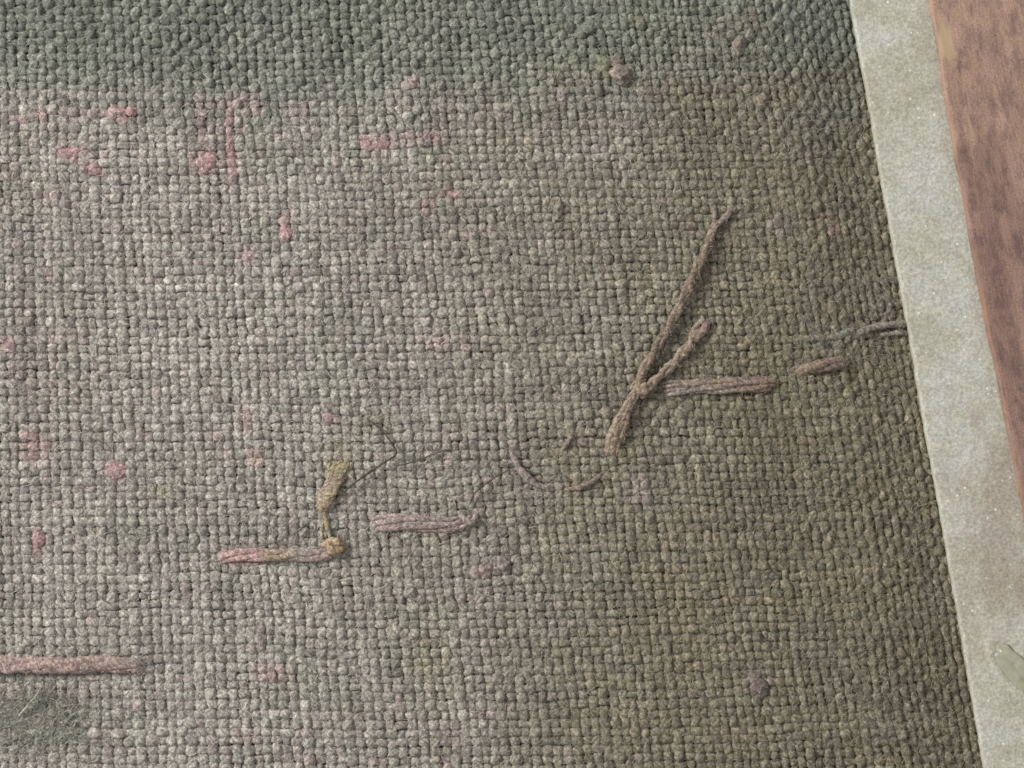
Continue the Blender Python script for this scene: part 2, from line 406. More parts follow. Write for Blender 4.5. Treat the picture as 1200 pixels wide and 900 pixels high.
# per-crossing irregularities shared by both systems
RH = np.clip(rng.normal(0, 1, (NW, NF)), -2, 2); RC1 = rng.normal(0, 1, (NW, NF)); RC2 = rng.normal(0, 1, (NW, NF)); RW = rng.normal(0, 1, (NW, NF))
def flat_zone(X, Y):   # felted, worn-down patch low on the left
    return 1-sstep(0.6, 1.3, np.sqrt(((X-30)/85)**2 + ((Y-848)/52)**2))
def warp_share(X, Y):  # how far the warp dominates the face: strong above, along the strip and low right
    a = 0.72*(1-sstep(30, 190, Y + 25*n2(X/70, Y/60, 31)))
    b = 0.10*sstep(830, 1010, X - 0.1745*(Y-450) + 0.10*(Y-450) + 50*n2(X/90, Y/80, 32))
    c = 0.35*sstep(760, 900, Y + 0.10*(X-600) + 40*n2(X/80, Y/70, 33))*sstep(300, 700, X)
    return np.clip(np.maximum(np.maximum(a, b), c) + 0.15*n2(X/40, Y/40, 34), -0.15, 1)
def rib_zone(X, Y):    # beside the strip the warp stands in upright ribs
    return sstep(850, 990, X - 0.1745*(Y-450)*0.85 + 40*n2(X/80, Y/90, 35))
SEG = 5
def build_yarns(kind):
    n_y, n_c = (NW, NF) if kind == 'warp' else (NF, NW)
    par = np.linspace(0, n_c-1, (n_c-1)*SEG+1)
    for i in range(n_y):
        tone = 1 + 0.042*random.gauss(0, 1); zoff = 0.55*random.gauss(0, 1)
        if kind == 'warp': X, Y = place(np.full_like(par, i), par); R_h, R_c, R_w = RH[i], RC1[i], RW[i]
        else:              X, Y = place(par, np.full_like(par, i)); R_h, R_c, R_w = -RH[:, i], RC2[:, i], -RW[:, i]
        ph = np.cos(np.pi*(par+i)) * (1 if kind == 'warp' else -1)
        f = ph*1.7/(1+0.7*np.abs(ph))
        ws = warp_share(X, Y)
        fl = flat_zone(X, Y); rib = rib_zone(X, Y); tz = 1-sstep(70, 150, Y)
        rh = np.interp(par, np.arange(n_c), R_h); rw_ = np.interp(par, np.arange(n_c), R_w); rc = np.interp(par, np.arange(n_c), R_c)
        if kind == 'warp': amp = 3.0 + 1.6*ws
        else:              amp = 3.0 - 1.8*ws
        amp = amp*(1-0.45*fl)*(1-0.52*rib)
        if kind == 'weft' and random.random() < 0.10: zoff += 1.3; tone *= 1.06
        slub = 1 + 0.13*n2(par/9+i*7.7, np.full_like(par, i*3.1), 41 if kind == 'warp' else 42) + 0.10*random.uniform(-1, 1)
        z = sag(X, Y) + amp*f + 0.6*rh + 0.8*zoff
        up = 0.5+0.5*f
        if kind == 'weft': z = z - 1.6*rib
        if kind == 'warp':
            pitch = np.interp(i, iw, np.gradient(xs))
            rw = pitch*(0.455 + 0.085*up - 0.02*ws)*slub*(1+0.13*rw_)*(1-0.06*rib-0.06*tz)
            rz = 3.2*slub*(1+0.10*ws)
        else:
            pitch = np.interp(i, jf, np.gradient(ys))
            rw = pitch*(0.455 + 0.085*up - 0.05*ws)*slub*(1+0.13*rw_)
            rz = 3.1*slub
        rz = np.broadcast_to(rz, par.shape)*1.0
        C = np.stack([X, Y, z], -1)
        P, UV = sweep(C, rw, rz, m=8, disp=(1.35, 5.4), disp2=(1.25, 2.4), sq=(0.95, 0.95), seed=i*0.713 + (0 if kind == 'warp' else 11))
        pr = np.round(par)
        if kind == 'warp': XS, YS = place(np.full_like(par, i), pr)
        else:              XS, YS = place(pr, np.full_like(par, i))
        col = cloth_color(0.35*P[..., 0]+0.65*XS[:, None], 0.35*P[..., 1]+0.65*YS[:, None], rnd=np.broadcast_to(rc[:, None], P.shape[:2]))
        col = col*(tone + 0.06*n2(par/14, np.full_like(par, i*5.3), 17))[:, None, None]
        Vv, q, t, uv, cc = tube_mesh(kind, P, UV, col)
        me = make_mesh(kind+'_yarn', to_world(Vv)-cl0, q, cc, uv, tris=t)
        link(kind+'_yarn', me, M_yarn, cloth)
build_yarns('warp')
build_yarns('weft')

# added sheet behind the weave, blocks see-through and keeps gaps from going black
gx, gy = np.meshgrid(np.linspace(0, NW-1, 60), np.linspace(0, NF-1, 60))
LX, LY = place(gx, gy)
LZ = sag(LX, LY) - 3.2
nx = 60
r, k = np.meshgrid(np.arange(59), np.arange(59), indexing='ij')
lq = np.stack([r*nx+k, (r+1)*nx+k, (r+1)*nx+k+1, r*nx+k+1], -1).reshape(-1, 4)
me = make_mesh('gap_sheet', to_world(np.stack([LX, LY, LZ], -1).reshape(-1, 3))-cl0, lq)
link('gap_sheet', me, plain_noise_material('gap_sheet_grey', (0.19, 0.18, 0.15), (0.27, 0.255, 0.215), 8), cloth)

# ------------------------------------------------------------------ pale strip and wood
def long_sheet(xa_fn, d_list, z_list, Ys, jitter=None):
    """rows along Y, columns across; d measured from xa_fn(Y)"""
    d = np.asarray(d_list, float); z = np.asarray(z_list, float)
    YY = np.repeat(Ys[:, None], len(d), 1)
    XX = xa_fn(YY) + d[None, :]
    ZZ = np.repeat(z[None, :], len(Ys), 0)
    return XX, YY, ZZ
def grid_quads(nr, nc):
    r, k = np.meshgrid(np.arange(nr-1), np.arange(nc-1), indexing='ij')
    return np.stack([r*nc+k, (r+1)*nc+k, (r+1)*nc+k+1, r*nc+k+1], -1).reshape(-1, 4)

Ys = np.linspace(-700, 1600, 921)
nc = 44
fr = np.concatenate([[0.0, 0.0, 0.006, 0.018], np.linspace(0.04, 1.0, nc-5), [1.0]])
YY = np.repeat(Ys[:, None], nc, 1)
xl = edge_x(YY) + 0.9*n2(YY/37, YY*0, 51) + 0.5*n2(YY/9, YY*0, 52); xr = wood_x(YY)+3.0
XX = xl + (xr-xl)*fr[None, :]
ZZ = np.full_like(XX, STRIP_TOP); ZZ[:, 0] = STRIP_BOT; ZZ[:, 1] = STRIP_TOP-1.6; ZZ[:, 2] = STRIP_TOP-0.6; ZZ[:, -1] = STRIP_BOT
surf = np.zeros_like(ZZ); surf[:, 2:-1] = 1
ZZ = ZZ + surf*(0.5*n2(XX/40, YY/60, 53) + 0.25*n2(XX/7, YY/7, 54))
# ring-shaped dent pressed round the glue drop
dd = np.sqrt((((XX-1190)*0.637+(YY-783)*0.771)/34)**2 + ((-(XX-1190)*0.771+(YY-783)*0.637)/15)**2)
ZZ = ZZ + surf*(1.9*np.exp(-((dd-1.22)/0.20)**2)*(0.8+0.5*n2(XX/9, YY/9, 60)))
st = 0.68*sstep(0.05, 1.0, 1.25-np.sqrt(((XX-1172)/58)**2 + ((YY-610)/135)**2) + 0.40*n2(XX/22, YY/38, 55) + 0.25*n2(XX/6, YY/9, 59))
st = np.maximum(st, 0.8*sstep(0.2, 0.9, 1.2-np.sqrt(((XX-1200)/17)**2 + ((YY-690)/34)**2) + 0.25*n2(XX/12, YY/12, 56)))
st = np.maximum(st, 0.35*sstep(0.1, 0.9, 1.1-np.sqrt(((XX-1135)/26)**2 + ((YY-700)/90)**2) + 0.3*n2(XX/25, YY/25, 57)))
st = np.maximum(st, 0.5*(1-sstep(0, 20, wood_x(YY)-XX))*(0.6+0.4*n2(XX/9, YY/26, 58)))
strip = thing('paper_strip', 'pale grey gritty paper strip between the cloth and the brown wood', 'strip', (1100, 450), -ZB)
me = make_mesh('strip_face', to_world(np.stack([XX, YY, ZZ], -1).reshape(-1, 3))-np.array(strip.location), grid_quads(len(Ys), nc), attrs={'stain': st.ravel()})
link('strip_face', me, strip_material(), strip)
# core of the strip standing on the panel
bx = np.stack([xl[:, 0]+46, xr[:, 0]-0.5], -1)
XXc = np.stack([bx[:, 0], bx[:, 0], bx[:, 1], bx[:, 1]], -1); YYc = np.repeat(Ys[:, None], 4, 1)
ZZc = np.repeat(np.array([[-ZB, STRIP_TOP-2, STRIP_TOP-2, -ZB]]), len(Ys), 0)
me = make_mesh('strip_core', to_world(np.stack([XXc, YYc, ZZc], -1).reshape(-1, 3))-np.array(strip.location), grid_quads(len(Ys), 4))
link('strip_core', me, plain_noise_material('grey_board_core', (0.25, 0.24, 0.21), (0.33, 0.32, 0.29), 20), strip)

# wood
Ys = np.linspace(-500, 1400, 760)
dl = np.concatenate([[0, 0, 0.5, 1.4, 2.6, 4.0, 6], np.arange(9, 180, 3.0), np.linspace(190, 900, 30)])
zl = np.concatenate([[-ZB, -1.0, 1.2, 2.8, 4.0, 4.8, 5.3], np.full(len(dl)-7, 5.6)])
YY = np.repeat(Ys[:, None], len(dl), 1)
jit = 1.2*n2(Ys/55, Ys*0, 61) + 0.9*n2(Ys/12, Ys*0, 62)
XX = wood_x(YY) + dl[None, :] + (jit[:, None])*np.exp(-dl/6)[None, :]
ZZ = np.repeat(zl[None, :], len(Ys), 0)
DD = np.repeat(dl[None, :], len(Ys), 0)
top = (np.arange(len(dl)) > 1)[None, :]
ZZ = ZZ + top*(0.35*n2(DD/6, YY/90, 63) + 0.6*n2(DD/60, YY/80, 64))
edge_line = np.exp(-((DD-2.4)/1.3)**2)*sstep(-0.55, 0.35, n2(YY/26, DD/5, 65) + 0.5*n2(YY/7, DD/3, 66)+0.15)
orange = 0.65*edge_line
orange = np.maximum(orange, np.exp(-((DD-2.6)/1.7)**2)*np.exp(-((YY-370)/62)**2)*(0.85+0.3*n2(YY/6, DD/3, 67)))
chip = sstep(0.25, 0.85, 1.25-np.sqrt(((DD-12)/11)**2 + ((YY-48)/34)**2) + 0.45*n2(DD/4, YY/16, 68))*sstep(-3, 2, DD)
chip = np.maximum(chip, sstep(0.3, 0.8, 1.1-np.sqrt(((DD-24+(YY-150)*-0.05)/4)**2+((YY-148)/18)**2)+0.3*n2(DD/4, YY/9, 69))*0.6)
chip = np.maximum(chip, sstep(0.3, 0.8, 1.1-np.sqrt(((DD-7)/6)**2+((YY-540)/16)**2)+0.3*n2(DD/4, YY/9, 70))*0.55)
chip = np.maximum(chip, 0.4*sstep(0.55, 0.9, n2(DD/5, YY/22, 71)+0.15*n2(DD/2, YY/6, 72)))
ZZ = ZZ - top*chip*1.3*(DD < 40)
tone = sstep(90, 260, YY+40*n2(DD/20, YY/60, 73))*(1-0.35*sstep(30, 80, DD)) + 0.35*n2(DD/14, YY/70, 74)*1.0
wood = thing('wooden_frame_rail', 'worn reddish-brown varnished wooden rail with chipped orange edge beside the pale strip', 'frame', (1200, 450), -ZB)
me = make_mesh('rail_face', to_world(np.stack([XX, YY, ZZ], -1).reshape(-1, 3))-np.array(wood.location), grid_quads(len(Ys), len(dl)),
               uvs=np.stack([YY.ravel(), DD.ravel()], -1), attrs={'wear': np.clip(chip, 0, 1).ravel(), 'orange': np.clip(orange, 0, 1).ravel(), 'tone': (0.8*sstep(0.25, 0.9, tone)).ravel()})
link('rail_face', me, wood_material(), wood)

# ------------------------------------------------------------------ threads
def catmull(pts, step=1.6):
    P = np.asarray(pts, float)
    Q = np.vstack([2*P[0]-P[1], P, 2*P[-1]-P[-2]])
    out = []
    for i in range(len(P)-1):
        p0, p1, p2, p3 = Q[i:i+4]
        n = max(2, int(np.linalg.norm(p2-p1)/step))
        t = np.linspace(0, 1, n, endpoint=False)[:, None]
        out.append(0.5*((2*p1)+(-p0+p2)*t+(2*p0-5*p1+4*p2-p3)*t**2+(-p0+3*p1-3*p2+p3)*t**3))
    out.append(P[-1:])
    return np.vstack(out)

def colour_along(C, cols, seed, amt=0.14, mott=None, dusty=True):
    """cols: list of (t, rgb)"""
    t = np.linspace(0, 1, C.shape[0])
    ts = [c[0] for c in cols]
    base = np.stack([np.interp(t, ts, [c[1][k] for c in cols]) for k in range(3)], -1)
    c = np.repeat(base[:, None, :], C.shape[1], 1)
    n = n3(C[..., 0]/7+seed, C[..., 1]/7, C[..., 2]/5)
    c = c*(1+amt*n+0.10*n3(C[..., 0]/2.3+seed, C[..., 1]/2.3, C[..., 2]/2.3))[..., None]
    if mott is not None:
        c = mix(c, mott, 0.6*sstep(0.1, 0.7, n3(C[..., 0]/12, C[..., 1]/9+seed, C[..., 2]/9)))
    if not dusty: return c
    dust = cloth_color(C[..., 0], C[..., 1])
    return mix(c, dust, 0.10+0.18*sstep(-.2, .6, n3(C[..., 0]/9, C[..., 1]/9+seed, C[..., 2]/6)))

def strand(parent, name, pts, rad, cols, m=10, flat=0.9, disp=(1.1, 4.4), label=None, follow=True, mott=None, seed=None, twist=None, step=1.6, fuzz=True):
    """one strand; pts (x, y, height above the cloth's mid plane)"""
    seed = random.uniform(0, 30) if seed is None else seed
    C = catmull(pts, step)
    if follow: C[:, 2] += sag(C[:, 0], C[:, 1]) - 0.3
    n = len(C); t = np.linspace(0, 1, n)
    wob = min(0.28*float(np.max(rad)), 1.7)
    C[:, 1] += wob*n2(C[:, 0]/13+seed, C[:, 1]/13, 5); C[:, 0] += wob*n2(C[:, 0]/13+seed, C[:, 1]/13, 6)
    if twist:
        off, turns, ph = twist
        T = np.gradient(C, axis=0); T /= np.linalg.norm(T, axis=1)[:, None]
        L = np.cross([0, 0, 1.0], T); U = np.cross(T, L)
        a = ph + 2*np.pi*turns*t
        C = C + off*(L*np.cos(a)[:, None] + 0.5*U*np.sin(a)[:, None])
    rr = np.interp(t, np.linspace(0, 1, len(rad)), rad) if not np.isscalar(rad) else np.full(n, rad)
    rr = rr*(1+0.16*n2(t*n/7+seed, t*0, 3))
    # rounded tips
    ln = np.concatenate([[0], np.cumsum(np.linalg.norm(np.diff(C, axis=0), axis=1))])
    e = np.minimum(ln, ln[-1]-ln); rr = rr*np.sqrt(np.clip(e/(rr*1.1+1e-6), 0.04, 1)*(2-np.clip(e/(rr*1.1+1e-6), 0.04, 1)))
    P, UV = sweep(C, rr, rr*flat, m=m, disp=disp, disp2=(disp[0]*0.6, 1.8), sq=(1, 1), seed=seed)
    col = colour_along(P, cols, seed, mott=mott, dusty=fuzz)
    Vv, q, tr, uv, cc = tube_mesh(name, P, UV, col)
    me = make_mesh(name, to_world(Vv)-np.array(parent.location), q, cc, uv, tris=tr)
    if fuzz: THREAD_FUZZ.setdefault(parent.name, (parent, []))[1].append((P, col))
    return link(name, me, M_thread, parent, label=label)
THREAD_FUZZ = {}
def bundle(parent, name, pts, rad, cols, n=4, turns=0.7, flat=0.62, mott=None, spread=0.60):
    """a loosely twisted thread as n separate plies lying side by side"""
    R = np.asarray(rad, float)
    for k in range(n):
        ph = 2*np.pi*k/n + random.uniform(-.3, .3)
        jit = [(x+random.uniform(-.8, .8), y+random.uniform(-.8, .8), z) for (x, y, z) in pts]
        g = random.uniform(.88, 1.12)
        strand(parent, name, jit, R*random.uniform(.52, .66), [(c[0], np.asarray(c[1])*g) for c in cols], m=8, flat=flat+.15, mott=mott,
               twist=(spread*float(R.mean()), turns*random.uniform(.85, 1.15), ph), disp=(.7, 4.4))
def add_thread_fuzz(per_unit=0.22):
    for parent, items in THREAD_FUZZ.values():
        st_, d, cc = [], [], []
        for P, col in items:
            n, m = P.shape[:2]; C = P.mean(1); T = np.gradient(C, axis=0)
            cnt = int(per_unit*np.linalg.norm(np.diff(C, axis=0), axis=1).sum())
            ii = rng.integers(1, n-1, cnt); kk = rng.integers(0, m, cnt)
            p = P[ii, kk]; ok = p[:, 2] > C[ii, 2]-1.0
            st_.append(p[ok]); d.append((np.arctan2(T[ii, 1], T[ii, 0]) + rng.normal(0, .42, cnt) + np.pi*rng.integers(0, 2, cnt))[ok]); cc.append(col[ii, kk][ok])
        st_ = np.vstack(st_); d = np.concatenate(d); cc = np.vstack(cc)*rng.uniform(.75, 1.35, len(d))[:, None]
        V, q, c2, uv = hairs_mesh(st_, d, rng.uniform(4, 10, len(d)), rng.uniform(.25, .45, len(d)), cc, curl=.45, lift=.9)
        me = make_mesh('fuzz', to_world(V)-np.array(parent.location), q, c2, uv)
        link('fuzz', me, M_fuzz, parent, kind='stuff')

def blob(parent, name, x, y, z, rx, ry, rz, col, rot=0.0, seed=None, mat=None, rough=0.22, label=None, col2=None, n_u=22, n_v=14, follow=True):
    seed = random.uniform(0, 30) if seed is None else seed
    u = np.arange(n_u)*2*np.pi/n_u; v = np.linspace(0.02, np.pi-0.02, n_v)
    vv, uu = np.meshgrid(v, u, indexing='ij')
    D = np.stack([np.sin(vv)*np.cos(uu), np.sin(vv)*np.sin(uu), np.cos(vv)], -1)
    k = 1 + rough*n3(D[..., 0]*1.5+seed, D[..., 1]*1.5, D[..., 2]*1.5) + rough*0.7*n3(D[..., 0]*3+seed, D[..., 1]*4, D[..., 2]*4)
    px = D[..., 0]*rx*k; py = D[..., 1]*ry*k
    X = x + px*math.cos(rot)-py*math.sin(rot); Y = y + px*math.sin(rot)+py*math.cos(rot)
    Z = z + D[..., 2]*rz*k + (float(sag(np.array([x]), np.array([y]))[0]) if follow else 0)
    P = np.stack([X, Y, Z], -1)[:, ::-1]
    c = np.broadcast_to(np.array(col), P.shape).copy()
    if col2 is not None: c = mix(c, np.array(col2), sstep(-0.1, 0.6, n3(P[..., 0]/7+seed, P[..., 1]/7, P[..., 2]/7)))
    c = c*(1+0.13*n3(P[..., 0]/4+seed, P[..., 1]/4, P[..., 2]/4))[..., None]
    UV = np.stack(np.broadcast_arrays(vv*6, uu/(2*np.pi)), -1)
    Vv, q, tr, uv, cc = tube_mesh(name, P, UV, c)
    me = make_mesh(name, to_world(Vv)-np.array(parent.location), q, cc, uv, tris=tr)
    return link(name, me, mat or M_thread, parent, label=label)

def hairs_mesh(starts, dirs, lens, rads, cols, curl=0.5, lift=2.0, npt=5):
    """many fine three-sided fibres in one mesh; starts (n,3) layout units"""
    n = len(starts)
    t = np.linspace(0, 1, npt)
    ang = dirs[:, None] + curl*rng.normal(0, 1, (n, 1))*t[None, :]*2.0 + 0.35*rng.normal(0, 1, (n, npt))
    stp = (lens/(npt-1))[:, None]
    cx = np.cumsum(np.cos(ang)*stp, 1); cy = np.cumsum(np.sin(ang)*stp, 1)
    cx -= cx[:, :1]; cy -= cy[:, :1]
    z = lift*np.abs(rng.normal(0, 1, (n, 1)))*np.sin(np.pi*t)[None, :]*1.0
    X = starts[:, 0:1]+cx; Y = starts[:, 1:2]+cy; Z = starts[:, 2:3]+z + (sag(X, Y)-sag(X[:, :1], Y[:, :1]))
    L = np.stack([-np.sin(ang), np.cos(ang), np.zeros_like(ang)], -1)
    tr = np.array([1, 1, 1, .9, .45][:npt]) if npt == 5 else np.linspace(1, .5, npt)
    R = rads[:, None]*tr[None, :]
    C = np.stack([X, Y, Z], -1)
    P = np.stack([C+L*R[..., None], C-L*R[..., None], C+np.array([0, 0, 1.3])*R[..., None]], 2)    # n,npt,3,3
    V = P.reshape(-1, 3)
    base = (np.arange(n)*npt*3)[:, None, None] + (np.arange(npt-1)*3)[None, :, None]
    k = np.arange(3)[None, None, :]; k2 = (k+1) % 3
    q = np.stack([base+k, base+k2, base+3+k2, base+3+k], -1).reshape(-1, 4)
    cc = np.repeat(cols, npt*3, 0)
    uv = np.zeros((len(V), 2)); uv[:, 0] = np.tile(np.repeat(np.arange(npt)*3.0, 3), n)
    return V, q, cc, uv

DUSTP = np.array([0.365, 0.255, 0.232]); ROSE = np.array([0.44, 0.275, 0.265]); PGREY = np.array([0.35, 0.288, 0.258]); TAN = np.array([0.36, 0.265, 0.165])
RUST = np.array([0.29, 0.195, 0.14]); TBR = np.array([0.285, 0.215, 0.160]); DBR = np.array([0.225, 0.162, 0.120])

# pink two-ply stitch running out of the left border
t = thing('sewing_stitch', 'thick dusty pink two-ply stitch above the matted fibre patch', 'thread', (80, 778), 0)
bundle(t, 'ply', [(-75, 774, 8), (-20, 776, 9), (40, 778, 9.5), (100, 778, 9), (150, 779, 8), (164, 781, 5), (172, 784, -3)], [9.2, 9.4, 9.8, 9.6, 8.6, 6.0], [(0, PGREY), (0.45, DUSTP), (0.8, DUSTP), (1, PGREY)],
           n=5, turns=0.9, mott=ROSE*.9)

# pink stitch with the ochre knot and frayed tuft
t = thing('knotted_stitch', 'thin pink stitch ending in an ochre knot with a frayed tan tuft', 'thread', (330, 650), 0)
bundle(t, 'stitch_ply', [(256, 656, -3), (262, 653, 5), (285, 650, 8), (320, 650, 8.5), (355, 649, 8), (378, 649, 8), (388, 646, 7)], [5.5, 7.2, 6.8, 6.6, 7.0, 7.2], [(0, PALEP), (0.12, ROSE), (0.35, ROSE*1.05), (0.5, TAN*0.9), (0.75, PGREY), (1, DUSTP*0.9)], n=4, turns=0.8, mott=TAN)
strand(t, 'loose_ply', [(266, 660, 3), (282, 660.5, 4.5), (305, 660, 3), (318, 659, 0)], [2.4, 2.8, 2.2], [(0, ROSE), (1, DUSTP)], m=7)
blob(t, 'knot', 392, 639, 9, 11.5, 10.5, 9, TAN*1.15, seed=3.3, col2=RUST, rough=0.42)
strand(t, 'stem', [(390, 636, 10), (385, 622, 8), (382, 608, 8), (379, 600, 8)], [2.2, 2.5, 3.0, 3.5], [(0, OCHRE*1.1), (1, TAN)], m=8)
strand(t, 'stem', [(378, 642, 3), (377, 628, 5), (379, 612, 6)], [1.4, 1.5, 1.2], [(0, OCHRE*1.1), (1, TAN)], m=7)
for k, (dx, w) in enumerate(((-3, 4.6), (1.5, 5.4), (5, 4.2), (-6, 2.4), (7, 2.6))):
    strand(t, 'tuft_strand', [(378+dx*.3, 601-k, 7), (382+dx*1.15, 582, 11), (391+dx*1.15, 563, 9), (396+dx*1.6, 546, 5+k*.4), (399+dx*2.0, 529+k*3, 0)], [3.5, w*1.25, w, w*0.85, w*0.6],
           [(0, TAN*1.05), (0.45, np.array([.36, .28, .20])), (0.75, OCHRE*.85), (1, OCHRE*.9)], m=8, mott=OCHRE, flat=0.7)

# greyish pink stitch with the curled end
t = thing('sewing_stitch', 'short greyish pink stitch with a curled end, right of the ochre knot', 'thread', (495, 613), 0)
bundle(t, 'ply', [(436, 612, -3), (442, 609, 7), (470, 608, 9), (505, 610, 9), (530, 611, 9), (545, 607, 9)], [5, 6.4, 5.8, 5.4, 5.2, 4.0], [(0, PALEP), (0.5, PGREY*0.97), (1, PGREY)], n=3, turns=.6, mott=DUSTP)
bundle(t, 'ply', [(438, 617, -2), (445, 617, 6), (470, 617, 7.5), (505, 618, 7), (525, 618, 7.5), (542, 613, 9), (555, 606, 9)], [4, 5.6, 5.4, 5.0, 5.2, 4.4], [(0, PALEP*.95), (0.5, DUSTP*.95), (1, PGREY)], n=3, turns=.6, mott=PGREY)
strand(t, 'curled_end', [(538, 602, 10), (544, 607, 12), (552, 612, 11), (557, 606, 9), (558, 599, 6), (552, 598, 3)], [2.2, 3.2, 3.4, 3.2, 2.4], [(0, PGREY), (1, PALEP)], m=8)
strand(t, 'curled_end', [(520, 619, 7), (526, 623, 5), (534, 617, 9), (546, 603, 8)], [1.8, 2.4, 2.4, 1.5], [(0, PGREY), (1, PALEP)], m=7)

# forked loose thread
t = thing('forked_thread', 'long brown loose thread forked into two arms from one frayed tail', 'thread', (748, 455), 0)
for k, (dx, w) in enumerate(((-5.2, 4.0), (0.3, 4.4), (5.4, 3.4))):
    strand(t, 'tail_strand', [(716+dx*.9, 534, 2), (720+dx*1.2, 515, 9), (729+dx*1.05, 490, 11+k), (739+dx*.8, 470, 12), (748+dx*.4, 453, 12), (754+dx*.3, 443, 11)], [w, w*1.15, w*.95, w*.85, w*.8],
           [(0, np.array([.37, .28, .20])), (0.35, TBR*1.1), (0.7, TBR), (1, TBR*.9)], m=9, mott=DBR if k else PGREY, flat=.85)
for ph in (0, math.pi):
    strand(t, 'long_ply', [(742, 458, 9), (752, 437, 12), (768, 408, 13), (790, 371, 13), (806, 336, 13), (822, 302, 13), (832, 276, 11), (838, 262, 9)], [4.6, 4.2, 3.7, 3.5, 3.7, 3.8, 3.4, 3.0],
           [(0, TBR*1.05), (0.25, DBR*.95), (0.5, TBR*.95), (0.75, DBR*1.1), (1, TBR)], m=8, twist=(2.1, 3.3, ph))
strand(t, 'frayed_end', [(831, 280, 10), (836, 262, 8), (837, 249, 6), (838, 243, 3)], [2.8, 3.0, 2.6, 1.6], [(0, TBR), (1, PGREY*.8)], m=8)
strand(t, 'frayed_end', [(833, 276, 11), (843, 261, 11), (852, 252, 9), (853, 246, 5)], [2.8, 3.4, 4.2, 3.4], [(0, DBR), (1, PGREY*.8)], m=8)
strand(t, 'frayed_end', [(812, 322, 11), (815, 306, 7), (812, 296, 4)], [2.4, 2.6, 1.4], [(0, TBR*1.1), (1, PALEP*.75)], m=7)
for ph in (0.6, 0.6+math.pi):
    strand(t, 'short_ply', [(750, 466, 9), (757, 456, 12), (773, 440, 12), (792, 422, 11), (808, 402, 10), (817, 392, 9), (826, 383, 7), (826, 374, 2)], [4.6, 4.4, 3.8, 3.6, 3.8, 4.2, 4.4, 3.4],
           [(0, TBR*1.05), (0.3, TBR), (0.7, TBR*1.05), (0.92, DUSTP*.72), (1, DUSTP*.75)], m=8, twist=(2.3, 2.4, ph))
blob(t, 'knot', 752, 456, 12, 9, 8, 6.5, TBR*1.1, rot=0.5, seed=9.0, col2=TBR*.85)
strand(t, 'frayed_end', [(806, 397, 8), (816, 382, 7), (823, 374, 5), (820, 366, 2)], [2.6, 3.8, 3.2, 1.8], [(0, TBR), (1, np.array([.31, .27, .23]))], m=8)

# doubled brown stitch
t = thing('sewing_stitch', 'doubled brown looped stitch right of the forked thread', 'thread', (840, 451), 0)
bundle(t, 'ply', [(772, 452, -2), (782, 450, 7), (815, 450, 9), (850, 448.5, 9.5), (880, 448, 9.5), (898, 447.5, 9), (907, 449, 6), (909, 452, -2)], [3.2, 4.2, 5.0, 5.4, 5.6, 6.2, 5.6], [(0, PGREY*.8), (0.4, TBR*1.1), (0.8, DUSTP*.72), (1, RUST*.95)], n=3, turns=.7, mott=DUSTP*.72)
bundle(t, 'ply', [(776, 461, -2), (786, 459, 6.5), (815, 457, 8.5), (850, 456, 8.5), (880, 455, 8.5), (896, 453, 8), (905, 452, 5)], [4.4, 4.6, 4.6, 4.8, 5.4, 5.4], [(0, PGREY*.85), (0.5, PGREY*.78), (1, RUST)], n=3, turns=.7, mott=TBR)

# short stitch
t = thing('sewing_stitch', 'very short brown stitch between the looped stitch and the strip', 'thread', (965, 430), 0)
bundle(t, 'ply', [(932, 438, -3), (941, 433, 5), (958, 429, 8), (976, 426, 8), (988, 426, 6), (993, 430, -2)], [4.5, 6.6, 7.4, 7.0, 6.2], [(0, TBR*1.2), (0.3, DBR*1.1), (0.7, DUSTP*.66), (1, TBR)], n=4, turns=.5, mott=TBR)
strand(t, 'ply', [(928, 430, -1), (936, 431, 3), (944, 436, 4), (948, 439, -2)], [3, 4, 3.4], [(0, PGREY*.7), (1, TBR)], m=8)
strand(t, 'ply', [(972, 436, -1), (978, 432, 5), (990, 424, 6), (993, 418, -1)], [2.4, 3, 2.6], [(0, TBR), (1, TBR)], m=8)

# ragged ends by the strip
t = thing('frayed_thread', 'ragged dark grey thread end tucked under the pale strip', 'thread', (1030, 388), 0)
strand(t, 'strand', [(1000, 394, -1), (1010, 388, 6), (1026, 383, 9), (1045, 380, 9), (1060, 379, 6), (1068, 379, 2)], [3.2, 4.2, 4.4, 4.2, 4.0], [(0, SLATE*1.1), (0.5, np.array([.27, .245, .20])), (1, np.array([.29, .265, .22]))], mott=SLATE*.9)
strand(t, 'strand', [(1024, 396, -1), (1036, 392, 5), (1050, 389, 7), (1060, 389, 5), (1067, 390, 2)], [2.4, 3.2, 3.4, 3.4], [(0, SLATE), (1, np.array([.31, .285, .24]))], mott=SLATE*.9)
strand(t, 'strand', [(972, 400, 0), (985, 392, 4), (998, 389, 5), (1008, 394, 1)], [3, 5, 4.6, 2.5], [(0, SLATE*1.1), (1, SLATE*1.2)], mott=np.array([.20, .20, .215]), flat=.6)
strand(t, 'strand', [(1038, 375, 0), (1043, 362, 5), (1047, 350, 2)], [2.4, 3, 1.6], [(0, SLATE), (1, SLATE)], m=8, flat=.7)

